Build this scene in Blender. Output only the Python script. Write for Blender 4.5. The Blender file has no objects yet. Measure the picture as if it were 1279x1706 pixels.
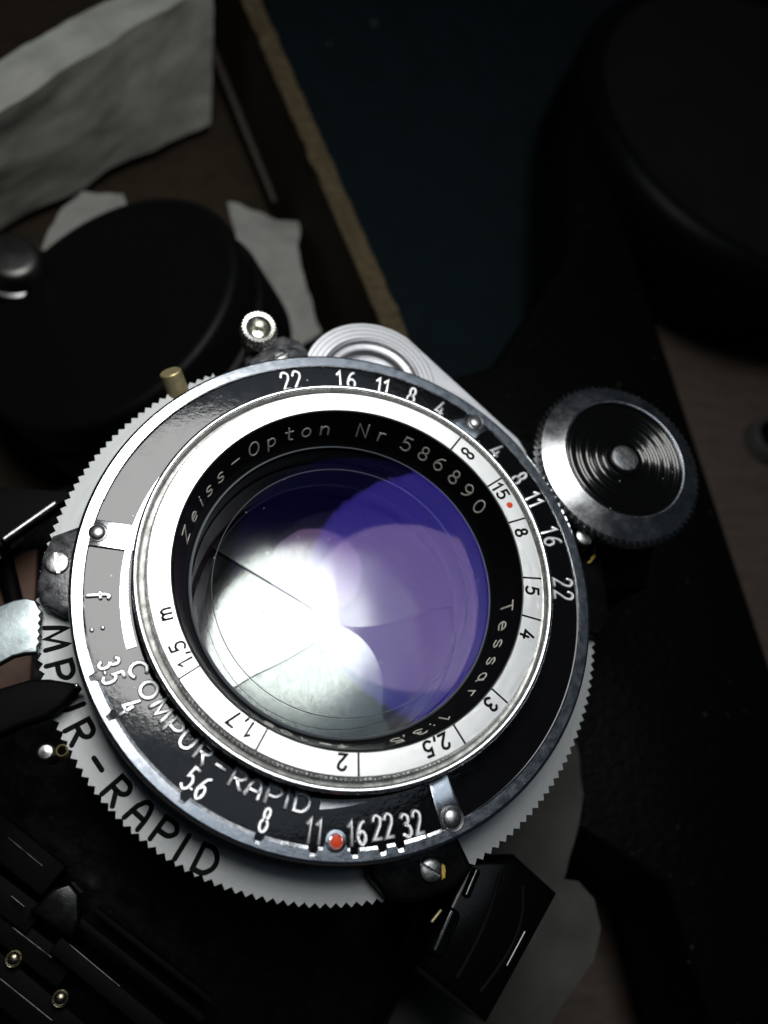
import bpy, bmesh, math, random
from math import sin, cos, pi, radians as RAD, degrees, hypot, atan2
from mathutils import Vector, Matrix, noise
random.seed(7)
S = bpy.context.scene
S.unit_settings.system = 'METRIC'
S.unit_settings.scale_length = 0.01        # 1 unit = 1 cm
COL = S.collection

# ---------------------------------------------------------------- camera
cam_d = bpy.data.cameras.new('camera')
cam = bpy.data.objects.new('camera', cam_d); COL.objects.link(cam)
RX = Vector((0.96656, -0.09911, 0.2365)); RY = Vector((0.0, 0.92229, 0.38651)); RZ = Vector((-0.25642, -0.37359, 0.89145))
M = Matrix((RX, RY, RZ)).transposed().to_4x4()
M.translation = Vector((-2.0958, -2.9563, 9.1568))
cam.matrix_world = M
cam_d.sensor_fit = 'VERTICAL'; cam_d.sensor_height = 36; cam_d.sensor_width = 27
cam_d.lens = 28.28
cam_d.clip_start = 0.05; cam_d.clip_end = 400
cam_d.dof.use_dof = True
cam_d.dof.focus_distance = 9.65
cam_d.dof.aperture_fstop = 0.16
S.camera = cam

# ---------------------------------------------------------------- world and lamps
W = bpy.data.worlds.new('World'); S.world = W; W.use_nodes = True
bg = W.node_tree.nodes['Background']
bg.inputs[0].default_value = (0.55, 0.75, 1.0, 1); bg.inputs[1].default_value = 0.012

def lamp(name, loc, look, radius, radiance, color=(1, 1, 1)):
    d = bpy.data.lights.new(name, 'AREA'); d.shape = 'DISK'; d.size = 2*radius
    d.energy = radiance*pi*pi*radius*radius; d.color = color
    o = bpy.data.objects.new(name, d); COL.objects.link(o)
    o.location = loc
    o.rotation_euler = (Vector(look)-Vector(loc)).to_track_quat('-Z', 'Y').to_euler()
    return o
lamp('desk_lamp', (-0.32, 5.89, 17.02), (-1.5, 0.0, 0), 5.4, 9.5, (1.0, 0.995, 0.97))
lamp('room_light', (6.0, 14.0, 46.0), (0, 0, 0), 17.0, 0.72, (0.72, 0.86, 1.0))

S.view_settings.view_transform = 'Standard'; S.view_settings.look = 'None'
S.view_settings.exposure = 0; S.view_settings.gamma = 1
S.cycles.max_bounces = 10; S.cycles.transparent_max_bounces = 16
S.cycles.sample_clamp_indirect = 6

# ---------------------------------------------------------------- materials
def mat(name, color, rough=0.5, metal=0.0, spec=0.5, nscale=0, bump=0.0, bscale=20, rvar=0.0, cvar=0.0, coat=0.0,
        specks=0.0, aniso=0.0, anirot=0.0, stretch=(1, 1, 1), bdetail=4, color2=None, spscale=14, radial=False, spcol=(0.5, 0.5, 0.48)):
    m = bpy.data.materials.new(name); m.use_nodes = True
    nt = m.node_tree; N = nt.nodes; L = nt.links; P = N['Principled BSDF']
    P.inputs['Base Color'].default_value = (*color, 1)
    P.inputs['Roughness'].default_value = rough; P.inputs['Metallic'].default_value = metal
    P.inputs['Specular IOR Level'].default_value = spec
    P.inputs['Coat Weight'].default_value = coat; P.inputs['Coat Roughness'].default_value = 0.05
    tc = N.new('ShaderNodeTexCoord'); mp = N.new('ShaderNodeMapping'); L.new(tc.outputs['Object'], mp.inputs[0])
    mp.inputs['Scale'].default_value = stretch
    src = mp.outputs[0]
    if radial:   # lathe-turned grain: noise over radius and height only
        sx = N.new('ShaderNodeSeparateXYZ'); L.new(tc.outputs['Object'], sx.inputs[0])
        ln = N.new('ShaderNodeVectorMath'); ln.operation = 'LENGTH'
        cb = N.new('ShaderNodeCombineXYZ'); L.new(sx.outputs[0], cb.inputs[0]); L.new(sx.outputs[1], cb.inputs[1])
        L.new(cb.outputs[0], ln.inputs[0])
        c2 = N.new('ShaderNodeCombineXYZ'); 
        m1 = N.new('ShaderNodeMath'); m1.operation = 'MULTIPLY'; m1.inputs[1].default_value = radial
        L.new(ln.outputs['Value'], m1.inputs[0]); L.new(m1.outputs[0], c2.inputs[0])
        at = N.new('ShaderNodeMath'); at.operation = 'ARCTAN2'; L.new(sx.outputs[1], at.inputs[0]); L.new(sx.outputs[0], at.inputs[1])
        L.new(at.outputs[0], c2.inputs[1]); L.new(sx.outputs[2], c2.inputs[2])
        src = c2.outputs[0]
    def nz(sc, det=4, rgh=0.6):
        n = N.new('ShaderNodeTexNoise'); n.inputs['Scale'].default_value = sc; n.inputs['Detail'].default_value = det
        n.inputs['Roughness'].default_value = rgh; L.new(src, n.inputs['Vector']); return n
    if rvar:
        n = nz(nscale or 3, 6, 0.7)
        r = N.new('ShaderNodeMapRange'); r.inputs['From Min'].default_value = 0.3; r.inputs['From Max'].default_value = 0.7
        r.inputs['To Min'].default_value = max(0.02, rough-rvar); r.inputs['To Max'].default_value = rough+rvar
        L.new(n.outputs['Fac'], r.inputs['Value']); L.new(r.outputs[0], P.inputs['Roughness'])
    last = None
    if cvar or color2:
        n = nz((nscale or 3)*1.3, 6, 0.65)
        mx = N.new('ShaderNodeMix'); mx.data_type = 'RGBA'
        c2_ = color2 or tuple(c*(1-cvar) for c in color)
        mx.inputs[6].default_value = (*color, 1); mx.inputs[7].default_value = (*c2_, 1)
        r = N.new('ShaderNodeMapRange'); r.inputs['From Min'].default_value = 0.35; r.inputs['From Max'].default_value = 0.65
        L.new(n.outputs['Fac'], r.inputs['Value']); L.new(r.outputs[0], mx.inputs[0])
        last = mx.outputs[2]; L.new(last, P.inputs['Base Color'])
    if specks:
        v = N.new('ShaderNodeTexVoronoi'); v.inputs['Scale'].default_value = spscale; L.new(tc.outputs['Object'], v.inputs['Vector'])
        wn = N.new('ShaderNodeTexWhiteNoise'); L.new(v.outputs['Color'], wn.inputs['Vector'])
        # a cell holds a speck of random size, most hold none
        pw = N.new('ShaderNodeMath'); pw.operation = 'POWER'; L.new(wn.outputs['Value'], pw.inputs[0]); pw.inputs[1].default_value = 6
        ml = N.new('ShaderNodeMath'); ml.operation = 'MULTIPLY'; L.new(pw.outputs[0], ml.inputs[0]); ml.inputs[1].default_value = specks
        lt = N.new('ShaderNodeMath'); lt.operation = 'LESS_THAN'; L.new(v.outputs['Distance'], lt.inputs[0]); L.new(ml.outputs[0], lt.inputs[1])
        mx = N.new('ShaderNodeMix'); mx.data_type = 'RGBA'; L.new(lt.outputs[0], mx.inputs[0])
        if last is None: mx.inputs[6].default_value = (*color, 1)
        else: L.new(last, mx.inputs[6])
        mx.inputs[7].default_value = (*spcol, 1); L.new(mx.outputs[2], P.inputs['Base Color'])
    if bump:
        n = nz(bscale, bdetail); b = N.new('ShaderNodeBump'); b.inputs['Strength'].default_value = min(1, bump*10) if bump > .1 else 1.0
        b.inputs['Distance'].default_value = bump; L.new(n.outputs['Fac'], b.inputs['Height']); L.new(b.outputs[0], P.inputs['Normal'])
    if aniso:
        P.inputs['Anisotropic'].default_value = aniso
        tg = N.new('ShaderNodeTangent'); tg.direction_type = 'RADIAL'; tg.axis = 'Z'
        P.inputs['Anisotropic Rotation'].default_value = anirot; L.new(tg.outputs[0], P.inputs['Tangent'])
    return m

def coated(name, tint, clear=0.985):
    m = bpy.data.materials.new(name); m.use_nodes = True; nt = m.node_tree; nt.nodes.clear()
    o = nt.nodes.new('ShaderNodeOutputMaterial'); a = nt.nodes.new('ShaderNodeAddShader')
    t = nt.nodes.new('ShaderNodeBsdfTransparent'); t.inputs[0].default_value = (clear, clear, clear, 1)
    g = nt.nodes.new('ShaderNodeBsdfGlossy'); g.inputs['Color'].default_value = (*tint, 1); g.inputs['Roughness'].default_value = 0.012
    nt.links.new(t.outputs[0], a.inputs[0]); nt.links.new(g.outputs[0], a.inputs[1]); nt.links.new(a.outputs[0], o.inputs[0])
    return m

chrome = mat('polished_chrome', (0.78, 0.80, 0.84), 0.13, 1.0, rvar=0.07, nscale=6, bump=0.0006, bscale=26)
chrome_rim = mat('worn_chrome_rim', (0.78, 0.80, 0.84), 0.16, 1.0, rvar=0.05, nscale=9, bump=0.0004, bscale=30, cvar=0.08)
satin = mat('satin_chrome', (0.86, 0.86, 0.85), 0.42, 1.0, rvar=0.06, radial=60, nscale=6, bump=0.0006, bscale=8)
satin_ring = mat('brushed_scale_ring', (0.70, 0.70, 0.69), 0.34, 1.0, rvar=0.05, radial=90, nscale=5, bump=0.0007, bscale=7)
alu = mat('matte_aluminium', (0.36, 0.37, 0.37), 0.50, 1.0, radial=70, nscale=5, rvar=0.08, cvar=0.15, bump=0.0008, bscale=6)
groove_m = mat('dull_groove_metal', (0.42, 0.42, 0.40), 0.45, 1.0, nscale=7, rvar=0.12, cvar=0.5, bump=0.003, bscale=22)
enamel = mat('black_enamel', (0.004, 0.004, 0.0045), 0.07, 0, bump=0.0007, bscale=15, rvar=0.04, nscale=5, specks=0.12, spscale=9, bdetail=2)
blackp = mat('black_lacquer', (0.002, 0.002, 0.002), 0.25, 0, spec=.3, rvar=0.08, nscale=5, bump=0.002, bscale=14)
blackg = mat('gloss_black_lacquer', (0.002, 0.002, 0.002), 0.10, 0, bump=0.001, bscale=6, coat=0.3, specks=0.10, spscale=7)
blackm = mat('matte_black_paint', (0.002, 0.002, 0.002), 0.6, 0, bump=0.002, bscale=20, spec=0.06)
name_m = mat('black_anodised', (0.003, 0.003, 0.003), 0.38, 0, spec=0.14, radial=50, bump=0.0008, bscale=6)
worn_black = mat('worn_black_paint', (0.03, 0.03, 0.032), 0.25, 0.35, rvar=0.12, nscale=5, bump=0.006, bscale=9, color2=(0.20, 0.20, 0.21))
leather = mat('black_leather', (0.0015, 0.0015, 0.0015), 0.40, 0, spec=0.06, bump=0.03, bscale=7, specks=0.18, spscale=4.5, bdetail=6, spcol=(0.03, 0.03, 0.03))  # pale specks painted in for glints on the pebbled leather
white_paint = mat('engraving_fill_cream', (0.80, 0.79, 0.70), 0.6, 0, cvar=0.35, nscale=30)
raised = mat('raised_metal_figures', (0.86, 0.87, 0.88), 0.42, 1.0, rvar=0.1, nscale=14, bump=0.002, bscale=30)
ink = mat('black_engraving_fill', (0.004, 0.004, 0.004), 0.6, 0, spec=.08)
red = mat('red_paint', (0.72, 0.06, 0.012), 0.55, 0, spec=.3)
brass = mat('tarnished_brass', (0.66, 0.56, 0.31), 0.48, 0.7, rvar=0.1, nscale=7, cvar=0.25, bump=0.003, bscale=14)
steel = mat('screw_steel', (0.48, 0.48, 0.48), 0.34, 1.0, rvar=0.1, nscale=12, bump=0.003, bscale=20, cvar=0.3)
silver = mat('silver_plate', (0.74, 0.74, 0.76), 0.36, 1.0, rvar=0.08, nscale=5, radial=40, bump=0.0008, bscale=5)
yellow = mat('yellow_paint_flake', (0.50, 0.33, 0.05), 0.6, 0, bump=0.01, bscale=25)
blade_ms = [mat('shutter_blade_steel_%s' % w, tuple(q*.175 for q in c), r*.58, 1.0, rvar=0.02, nscale=4, stretch=st, bump=0.0004, bscale=9, aniso=an, anirot=rot, cvar=0.2)  # tones differ per blade, putting part of the lamp's hotspot into the colour
            for w, c, r, st, an, rot in (('a', (.82, .88, .85), .27, (9, .6, 1), .5, .1), ('b', (.58, .62, .62), .28, (.6, 9, 1), .5, .3),
                                         ('c', (.62, .64, .66), .25, (4, 7, 1), .4, .6), ('d', (.76, .85, .81), .27, (9, 2, 1), .5, .8), ('e', (.86, .92, .89), .24, (2, 9, 1), .5, .45))]
glass_front = coated('amber_violet_coating', (0.0075, 0.0042, 0.0100))
glass_blue = coated('blue_violet_coating', (0.0022, 0.0016, 0.0150))
glass_violet = coated('violet_coating', (0.0100, 0.0070, 0.0105))
wood = mat('dark_brown_wood', (0.080, 0.057, 0.043), 0.65, 0, nscale=.8, cvar=0.4, stretch=(1, 6, 1), bump=0.01, bscale=4)
teal = mat('dark_teal_felt', (0.0022, 0.0085, 0.011), 0.9, 0, nscale=1, cvar=0.35, specks=0.16, spscale=0.9, spec=0.2, spcol=(0.05, 0.06, 0.06))
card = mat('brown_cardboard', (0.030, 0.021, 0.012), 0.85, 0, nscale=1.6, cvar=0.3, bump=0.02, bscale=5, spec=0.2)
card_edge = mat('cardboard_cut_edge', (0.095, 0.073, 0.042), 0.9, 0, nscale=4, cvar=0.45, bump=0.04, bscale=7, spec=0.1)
paper = mat('crumpled_white_paper', (0.30, 0.30, 0.275), 0.75, 0, nscale=1.2, cvar=0.15, bump=0.05, bscale=1.4, spec=0.3)
wrap = mat('pale_foam_wrap', (0.46, 0.465, 0.41), 0.36, 0, nscale=.8, cvar=0.25, bump=0.02, bscale=1.6, spec=0.4)
cloth = mat('grey_cloth', (0.062, 0.062, 0.054), 0.85, 0, nscale=.7, cvar=0.3, bump=0.04, bscale=1.2, spec=0.2)
casem = mat('black_leatherette', (0.0025, 0.0028, 0.0026), 0.5, 0, spec=0.15, bump=0.006, bscale=9, specks=.05, spscale=2)
hood_face = mat('dark_brown_black_plastic', (0.007, 0.0065, 0.0055), 0.5, 0, spec=0.2, nscale=.5, cvar=0.3)

# ---------------------------------------------------------------- mesh helpers
def link(name, me, m=None, parent=None, loc=None, ang=35, **props):
    if m is not None and not me.materials: me.materials.append(m)
    me.name = name
    for p in me.polygons: p.use_smooth = True
    me.set_sharp_from_angle(angle=RAD(ang))
    o = bpy.data.objects.new(name, me); COL.objects.link(o)
    if parent is not None: o.parent = parent
    if loc is not None: o.location = loc
    for k, v in props.items(): o[k] = v
    return o

def mesh(V, F):
    me = bpy.data.meshes.new('m'); me.from_pydata([tuple(v) for v in V], [], F); me.update()
    bm = bmesh.new(); bm.from_mesh(me); bmesh.ops.remove_doubles(bm, verts=bm.verts, dist=1e-5)
    bmesh.ops.recalc_face_normals(bm, faces=bm.faces); bm.to_mesh(me); bm.free(); return me

def empty(name, loc=(0, 0, 0), parent=None, **props):
    o = bpy.data.objects.new(name, None); COL.objects.link(o); o.location = loc; o.empty_display_size = .3
    if parent: o.parent = parent
    for k, v in props.items(): o[k] = v
    return o

def lathe(prof, seg=256, a0=0., a1=360., closed=False, rmod=None):
    """prof: list of (r,z). a0..a1 degrees. closed: profile is a loop. rmod(r,z,i,theta)->r"""
    V = []; F = []; full = abs(a1-a0) >= 359.99; n = len(prof); cols = seg if full else seg+1
    for j in range(cols):
        t = RAD(a0+(a1-a0)*j/seg)
        for i, (r, z) in enumerate(prof):
            rr = rmod(r, z, i, degrees(t)) if rmod else r
            V.append((rr*cos(t), rr*sin(t), z))
    m = n if closed else n-1
    for j in range(seg):
        k = (j+1) % cols
        for i in range(m):
            i2 = (i+1) % n
            F.append((j*n+i, j*n+i2, k*n+i2, k*n+i))
    if not full and closed:
        F.append(tuple(range(n))); F.append(tuple(range((cols-1)*n, cols*n))[::-1])
    return mesh(V, F)

def ring(r0, r1, z0, z1, seg=256, a0=0., a1=360., bev=.008, **k):
    """ring sector solid with bevelled upper edges"""
    return lathe([(r0, z0), (r0, z1-bev), (r0+bev, z1), (r1-bev, z1), (r1, z1-bev), (r1, z0)], seg, a0, a1, True, **k)

def prism(poly, z0, z1, bev=0.0):
    """poly: xy outline (ccw or cw), extruded z0..z1 with bevelled top edge"""
    bm = bmesh.new(); vs = [bm.verts.new((x, y, z0)) for x, y in poly]
    f = bm.faces.new(vs); ex = bmesh.ops.extrude_face_region(bm, geom=[f])
    up = [e for e in ex['geom'] if isinstance(e, bmesh.types.BMVert)]
    for v in up: v.co.z = z1
    bmesh.ops.recalc_face_normals(bm, faces=bm.faces)
    if bev:
        ed = [e for e in bm.edges if all(abs(v.co.z-z1) < 1e-6 for v in e.verts)]
        bmesh.ops.bevel(bm, geom=ed, offset=bev, segments=3, profile=0.5, affect='EDGES')
    me = bpy.data.meshes.new('m'); bm.to_mesh(me); bm.free(); return me

def box(p0, p1, w, h, bev=.03, up=Vector((0, 0, 1))):
    """beam from p0 to p1 (top centre line), width w, depth h below"""
    p0 = Vector(p0); p1 = Vector(p1); d = (p1-p0).normalized(); s = d.cross(up).normalized(); u = s.cross(d)
    bm = bmesh.new(); vs = []
    for p in (p0, p1):
        for a, b in ((-1, 0), (1, 0), (1, -1), (-1, -1)): vs.append(bm.verts.new(p+s*(a*w/2)+u*(b*h)))
    for f in ((0, 1, 2, 3), (7, 6, 5, 4), (0, 4, 5, 1), (1, 5, 6, 2), (2, 6, 7, 3), (3, 7, 4, 0)): bm.faces.new([vs[i] for i in f])
    bmesh.ops.recalc_face_normals(bm, faces=bm.faces)
    if bev: bmesh.ops.bevel(bm, geom=list(bm.edges), offset=bev, segments=3, profile=0.5, affect='EDGES')
    me = bpy.data.meshes.new('m'); bm.to_mesh(me); bm.free(); return me

def place(me, loc=(0, 0, 0), n=None, rot=0.0):
    """rotate a z-up mesh so z points along n, then move"""
    T = Matrix.Rotation(rot, 4, 'Z')
    if n is not None: T = Vector((0, 0, 1)).rotation_difference(Vector(n).normalized()).to_matrix().to_4x4() @ T
    me.transform(Matrix.Translation(loc) @ T); return me

def P(r, a, z=0.0): return Vector((r*cos(RAD(a)), r*sin(RAD(a)), z))

# ---------------------------------------------------------------- stroke lettering
def cr(pts, closed=False, n=6):
    out = []; m = len(pts)
    for i in range(m if closed else m-1):
        g = (lambda k: pts[k % m]) if closed else (lambda k: pts[min(max(k, 0), m-1)])
        a, b, c, d = g(i-1), g(i), g(i+1), g(i+2)
        for s in range(n):
            t = s/n; out.append(tuple(.5*((2*b[q])+(-a[q]+c[q])*t+(2*a[q]-5*b[q]+4*c[q]-d[q])*t*t+(-a[q]+3*b[q]-3*c[q]+d[q])*t**3) for q in (0, 1)))
    out.append(pts[0] if closed else pts[-1]); return out
def el(x, y, rx, ry, a0=0, a1=360, n=20): return [(x+rx*cos(RAD(a0+(a1-a0)*i/n)), y+ry*sin(RAD(a0+(a1-a0)*i/n))) for i in range(n+1)]
G = {
 '0': [el(0, 0, .3, .5)], '1': [[(-.17, .28), (.06, .5), (.06, -.5)]],
 '2': [cr([(-.27, .27), (-.17, .45), (.04, .5), (.25, .36), (.2, .08), (-.05, -.22), (-.27, -.5)])+[(.24, -.5)]],
 '3': [cr([(-.25, .36), (-.05, .5), (.2, .4), (.2, .15), (-.02, .04)]), cr([(-.02, .04), (.24, -.08), (.25, -.36), (.0, -.5), (-.27, -.36)])],
 '4': [[(.0, .5), (-.3, -.2), (.3, -.2)], [(.12, .12), (.12, -.5)]],
 '5': [[(.24, .5), (-.17, .5), (-.22, .06)]+cr([(-.22, .06), (.03, .14), (.26, -.05), (.22, -.38), (-.03, -.5), (-.26, -.4)])],
 '6': [cr([(.18, .48), (-.06, .36), (-.24, .02), (-.26, -.28), (-.02, -.5), (.24, -.32), (.2, -.04), (-.02, .06), (-.24, -.1)])],
 '8': [el(0, .25, .2, .24), el(0, -.25, .27, .26)],
 '9': [cr([(-.18, -.48), (.06, -.36), (.24, -.02), (.26, .28), (.02, .5), (-.24, .32), (-.2, .04), (.02, -.06), (.24, .1)])],
 '7': [[(-.26, .5), (.26, .5), (-.08, -.5)]],
 'inf': [el(-.3, 0, .27, .24, 30, 330)+el(.3, 0, .27, .24, 210, 510)+[(-.3+.27*cos(RAD(30)), .12)]],
 'Z': [[(-.28, .5), (.28, .5), (-.28, -.5), (.28, -.5)]],
 'e': [[(-.25, -.2), (.25, -.16)]+cr([(.25, -.16), (.12, .07), (-.14, .07), (-.27, -.2), (-.12, -.48), (.2, -.44)])],
 'i': [[(0, .12), (0, -.5)], [(0, .36), (0, .38)]],
 's': [cr([(.22, .06), (.0, .14), (-.2, .02), (-.1, -.15), (.14, -.24), (.2, -.4), (-.0, -.52), (-.23, -.42)])],
 '-': [[(-.3, 0), (.3, 0)]], 'O': [el(0, 0, .34, .5)],
 'p': [[(-.24, .12), (-.24, -.8)], el(.0, -.18, .24, .3)],
 't': [cr([(-.05, .45), (-.05, 0), (-.03, -.4), (.2, -.5)]), [(-.27, .14), (.24, .14)]],
 'o': [el(0, -.18, .27, .32)],
 'n': [[(-.24, .14), (-.24, -.5)], cr([(-.24, -.06), (0, .13), (.22, 0), (.24, -.25), (.24, -.5)])],
 'm': [[(-.38, .3), (-.38, -.35)], cr([(-.38, .1), (-.2, .3), (0, .1), (0, -.35)]), cr([(0, .1), (.2, .3), (.38, .1), (.38, -.35)])],
 'N': [[(-.3, -.5), (-.3, .5), (.3, -.5), (.3, .5)]],
 'r': [[(-.15, .14), (-.15, -.5)], cr([(-.15, -.06), (0, .12), (.2, .12)])],
 'T': [[(-.3, .5), (.3, .5)], [(0, .5), (0, -.5)]],
 'a': [el(-.02, -.18, .24, .32), [(.24, .14), (.24, -.4), (.32, -.5)]],
 ':': [[(0, .08), (0, .1)], [(0, -.4), (0, -.38)]], '.': [[(0, -.46), (0, -.44)]], ',': [[(0.03, -.4), (-.04, -.6)]],
 'f': [cr([(.25, .45), (.05, .5), (-.05, .3), (-.05, -.1), (-.05, -.5)]), [(-.25, .1), (.2, .1)]],
 '=': [[(-.3, .12), (.3, .12)], [(-.3, -.14), (.3, -.14)]],
 'C': [el(.05, 0, .42, .46, 50, 310)], 'Oc': [el(0, 0, .44, .46)],
 'M': [cr([(-.5, -.45), (-.42, .1), (-.34, .42)], n=3)+[(0, -.42), (.34, .42)]+cr([(.34, .42), (.42, .1), (.5, -.45)], n=3)],
 'P': [[(-.3, -.5), (-.3, .45)]+cr([(-.3, .45), (.2, .45), (.42, .2), (.2, -.06), (-.3, -.08)])],
 'U': [cr([(-.36, .48), (-.36, -.1), (-.2, -.42), (.1, -.46), (.34, -.2), (.36, .48)])],
 'R': [[(-.3, -.5), (-.3, .45)]+cr([(-.3, .45), (.2, .45), (.38, .22), (.2, 0), (-.3, -.04)]), [(-.02, -.04), (.36, -.5)]],
 'A': [[(-.38, -.5), (-.3, .1)]+cr([(-.3, .1), (-.1, .44), (.18, .4), (.32, 0), (.36, -.5)]), [(-.34, -.12), (.34, -.12)]],
 'I': [[(0, .48), (0, -.48)]],
 'D': [[(-.34, -.48), (-.34, .46)]+cr([(-.34, .46), (.1, .46), (.4, .18), (.4, -.18), (.1, -.48), (-.34, -.48)])],
}
def glyph(ch, w, h, sw, relief, prof=((-1, 0), (-.96, .72), (-.5, 1), (.5, 1), (.96, .72), (1, 0))):
    """returns verts/faces in local xy (x right, y up, z relief)"""
    V = []; F = []
    for st in G[ch]:
        pts = [(x*w, y*h) for x, y in st]
        q = [pts[0]]
        for p in pts[1:]:
            if hypot(p[0]-q[-1][0], p[1]-q[-1][1]) > 1e-5: q.append(p)
        if len(q) < 2: q.append((q[0][0]+1e-4, q[0][1]))
        closed = hypot(q[0][0]-q[-1][0], q[0][1]-q[-1][1]) < 1e-4 and len(q) > 4
        secs = []
        n = len(q)
        def dirn(a, b):
            l = hypot(b[0]-a[0], b[1]-a[1]) or 1; return ((b[0]-a[0])/l, (b[1]-a[1])/l)
        for i in range(n):
            a = q[i-1] if i else (q[-2] if closed else q[0]); b = q[i+1] if i < n-1 else (q[1] if closed else q[-1])
            d1 = dirn(a, q[i]) if a != q[i] else dirn(q[i], b); d2 = dirn(q[i], b) if b != q[i] else d1
            t = (d1[0]+d2[0], d1[1]+d2[1]); l = hypot(*t)
            if l < .2: t = d1; l = 1
            t = (t[0]/l, t[1]/l); k = 1/max(.55, (t[0]*d1[0]+t[1]*d1[1]))
            secs.append((q[i], (-t[1], t[0]), k, 1.0))
        if not closed:
            d = dirn(q[0], q[1]); s0 = [((q[0][0]-d[0]*sw*o, q[0][1]-d[1]*sw*o), (-d[1], d[0]), 1, r) for o, r in ((.98, .2), (.8, .6), (.45, .89))]
            d = dirn(q[-2], q[-1]); s1 = [((q[-1][0]+d[0]*sw*o, q[-1][1]+d[1]*sw*o), (-d[1], d[0]), 1, r) for o, r in ((.45, .89), (.8, .6), (.98, .2))]
            secs = s0+secs+s1
        b0 = len(V); m = len(prof)
        for (c, nn, k, r) in secs:
            for (u, z) in prof: V.append((c[0]+nn[0]*u*sw*r*k, c[1]+nn[1]*u*sw*r*k, z*relief*r))
        for i in range(len(secs)-1):
            for j in range(m-1): F.append((b0+i*m+j, b0+(i+1)*m+j, b0+(i+1)*m+j+1, b0+i*m+j+1))
    return V, F
ROUND = ((-1, 0), (-.9, .45), (-.62, .8), (0, 1), (.62, .8), (.9, .45), (1, 0))
def text(name, items, z, h, w, sw, relief, m, parent, out=True, surf=None, prof=None, **props):
    """items: (char, r, theta[, scale[, twist]]); out: tops outward; surf: slope dz/dr on a cone. One object for each character."""
    for it in items:
        V = []; ch, r, a = it[:3]; sc_ = it[3] if len(it) > 3 else 1; tw = RAD(it[4]) if len(it) > 4 else 0
        gv, gf = glyph(ch, w*sc_, h*sc_, sw, relief, prof) if prof else glyph(ch, w*sc_, h*sc_, sw, relief)
        t = RAD(a); ur = Vector((cos(t), sin(t), 0)); ut = Vector((sin(t), -cos(t), 0))
        if not out: ur = -ur; ut = -ut
        nz_ = Vector((0, 0, 1))
        if surf:
            rad = Vector((cos(t), sin(t), 0)); up = (rad+Vector((0, 0, surf))).normalized()
            ur = up if out else -up; nz_ = ut.cross(ur).normalized()
            if nz_.z < 0: nz_ = -nz_
        c = P(r, a, z)
        for (x, y, zz) in gv:
            x2 = x*cos(tw)-y*sin(tw); y2 = x*sin(tw)+y*cos(tw)
            V.append(ut*x2+ur*y2+nz_*zz)
        me = bpy.data.meshes.new('m'); me.from_pydata([tuple(v) for v in V], [], gf); me.update()
        link(name, me, m, parent, loc=c, ang=60 if prof else 28)

# ================================================================= the camera in the middle
CAMT = empty('folding_camera', (0, 0, -1.5))
CAMT['label'] = 'old black and chrome folding camera with round lens shutter, violet glass and knurled side wheel'
CAMT['category'] = 'camera'
CAMT.location = (0, 0, 0)

# ---- shutter face: chrome rim with notched inner edge
notches = [-160.1, -151.4, -129.7, -113.1, -101.9, -93.6, -87.8, -84.0]
def rim_in(a):
    a = (a+180) % 360-180
    r = 3.03 if -166 < a < -78 else 3.035
    if 60 < a < 160: r = 3.03
    for n_ in notches:
        d = abs(a-n_)
        if d < .85: r = max(r, 3.045+.055*min(1, (0.85-d)/.25))
    d = abs(a+97.5)*pi/180*3.0
    if d < .13: r = min(r, 3.02-math.sqrt(max(0, .13**2-d*d))*.9)
    return r
def rmod(r, z, i, t):
    if i in (0, 1): return rim_in(t)
    if i == 2: return rim_in(t)+.013+.021*max(0, min(1, (-62-((t+180) % 360-180))/18))*max(0, min(1, (((t+180) % 360-180)+180)/12))
    return r
prof = [(3.03, -.05), (3.03, -.012), (3.066, 0), (3.165, 0), (3.192, -.012), (3.205, -.04), (3.205, -.26), (3.0, -.26), (3.0, -.05)]
face = empty('shutter_face', parent=CAMT)
link('outer_rim', lathe(prof, 1440, closed=True, rmod=rmod), chrome_rim, face, ang=15)
link('enamel_ground', lathe([(2.5, -.05), (2.5, -.03), (3.11, -.03), (3.11, -.05)], 256, closed=True), enamel, face)
# chrome tabs between the enamel fields, each with a domed rivet
def tab(poly_rt, z=0.0, name='tab'):
    link(name, prism([tuple(P(r, a)[:2]) for r, a in poly_rt], -.04, z-.001, .008), chrome_rim, face)
def arc(r, a0, a1, n=8): return [(r, a0+(a1-a0)*i/n) for i in range(n+1)]
tab(arc(3.06, 44.4, 51.3)+[(2.92, 51.6), (2.78, 54.4)]+arc(2.54, 54.6, 45.2)+[(2.9, 45.2)])
tab(arc(3.06, 164.9, 171.1)+arc(2.54, 171.2, 164.0))
tab(arc(3.06, -74.6, -69.0)+arc(2.54, -68.0, -73.6))
def dome(r, h, n=40, collar=0.0, hole=False):
    pr = [(0.0001, h)] + [(r*sin(RAD(a)), h*cos(RAD(a))) for a in range(10, 91, 10)]
    if collar: pr += [(r+.004, -.004), (r+.02, .006), (r+collar, .002), (r+collar, -.02)]
    else: pr += [(r, -.03)]
    return lathe(pr, n)
for a, rr in ((48.2, .085), (167.9, .085), (-71.6, .105)):
    me = dome(rr+.012, rr*.5, collar=.024); place(me, P(2.985, a, .0)); link('rivet', me, steel, face, ang=50)
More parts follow.
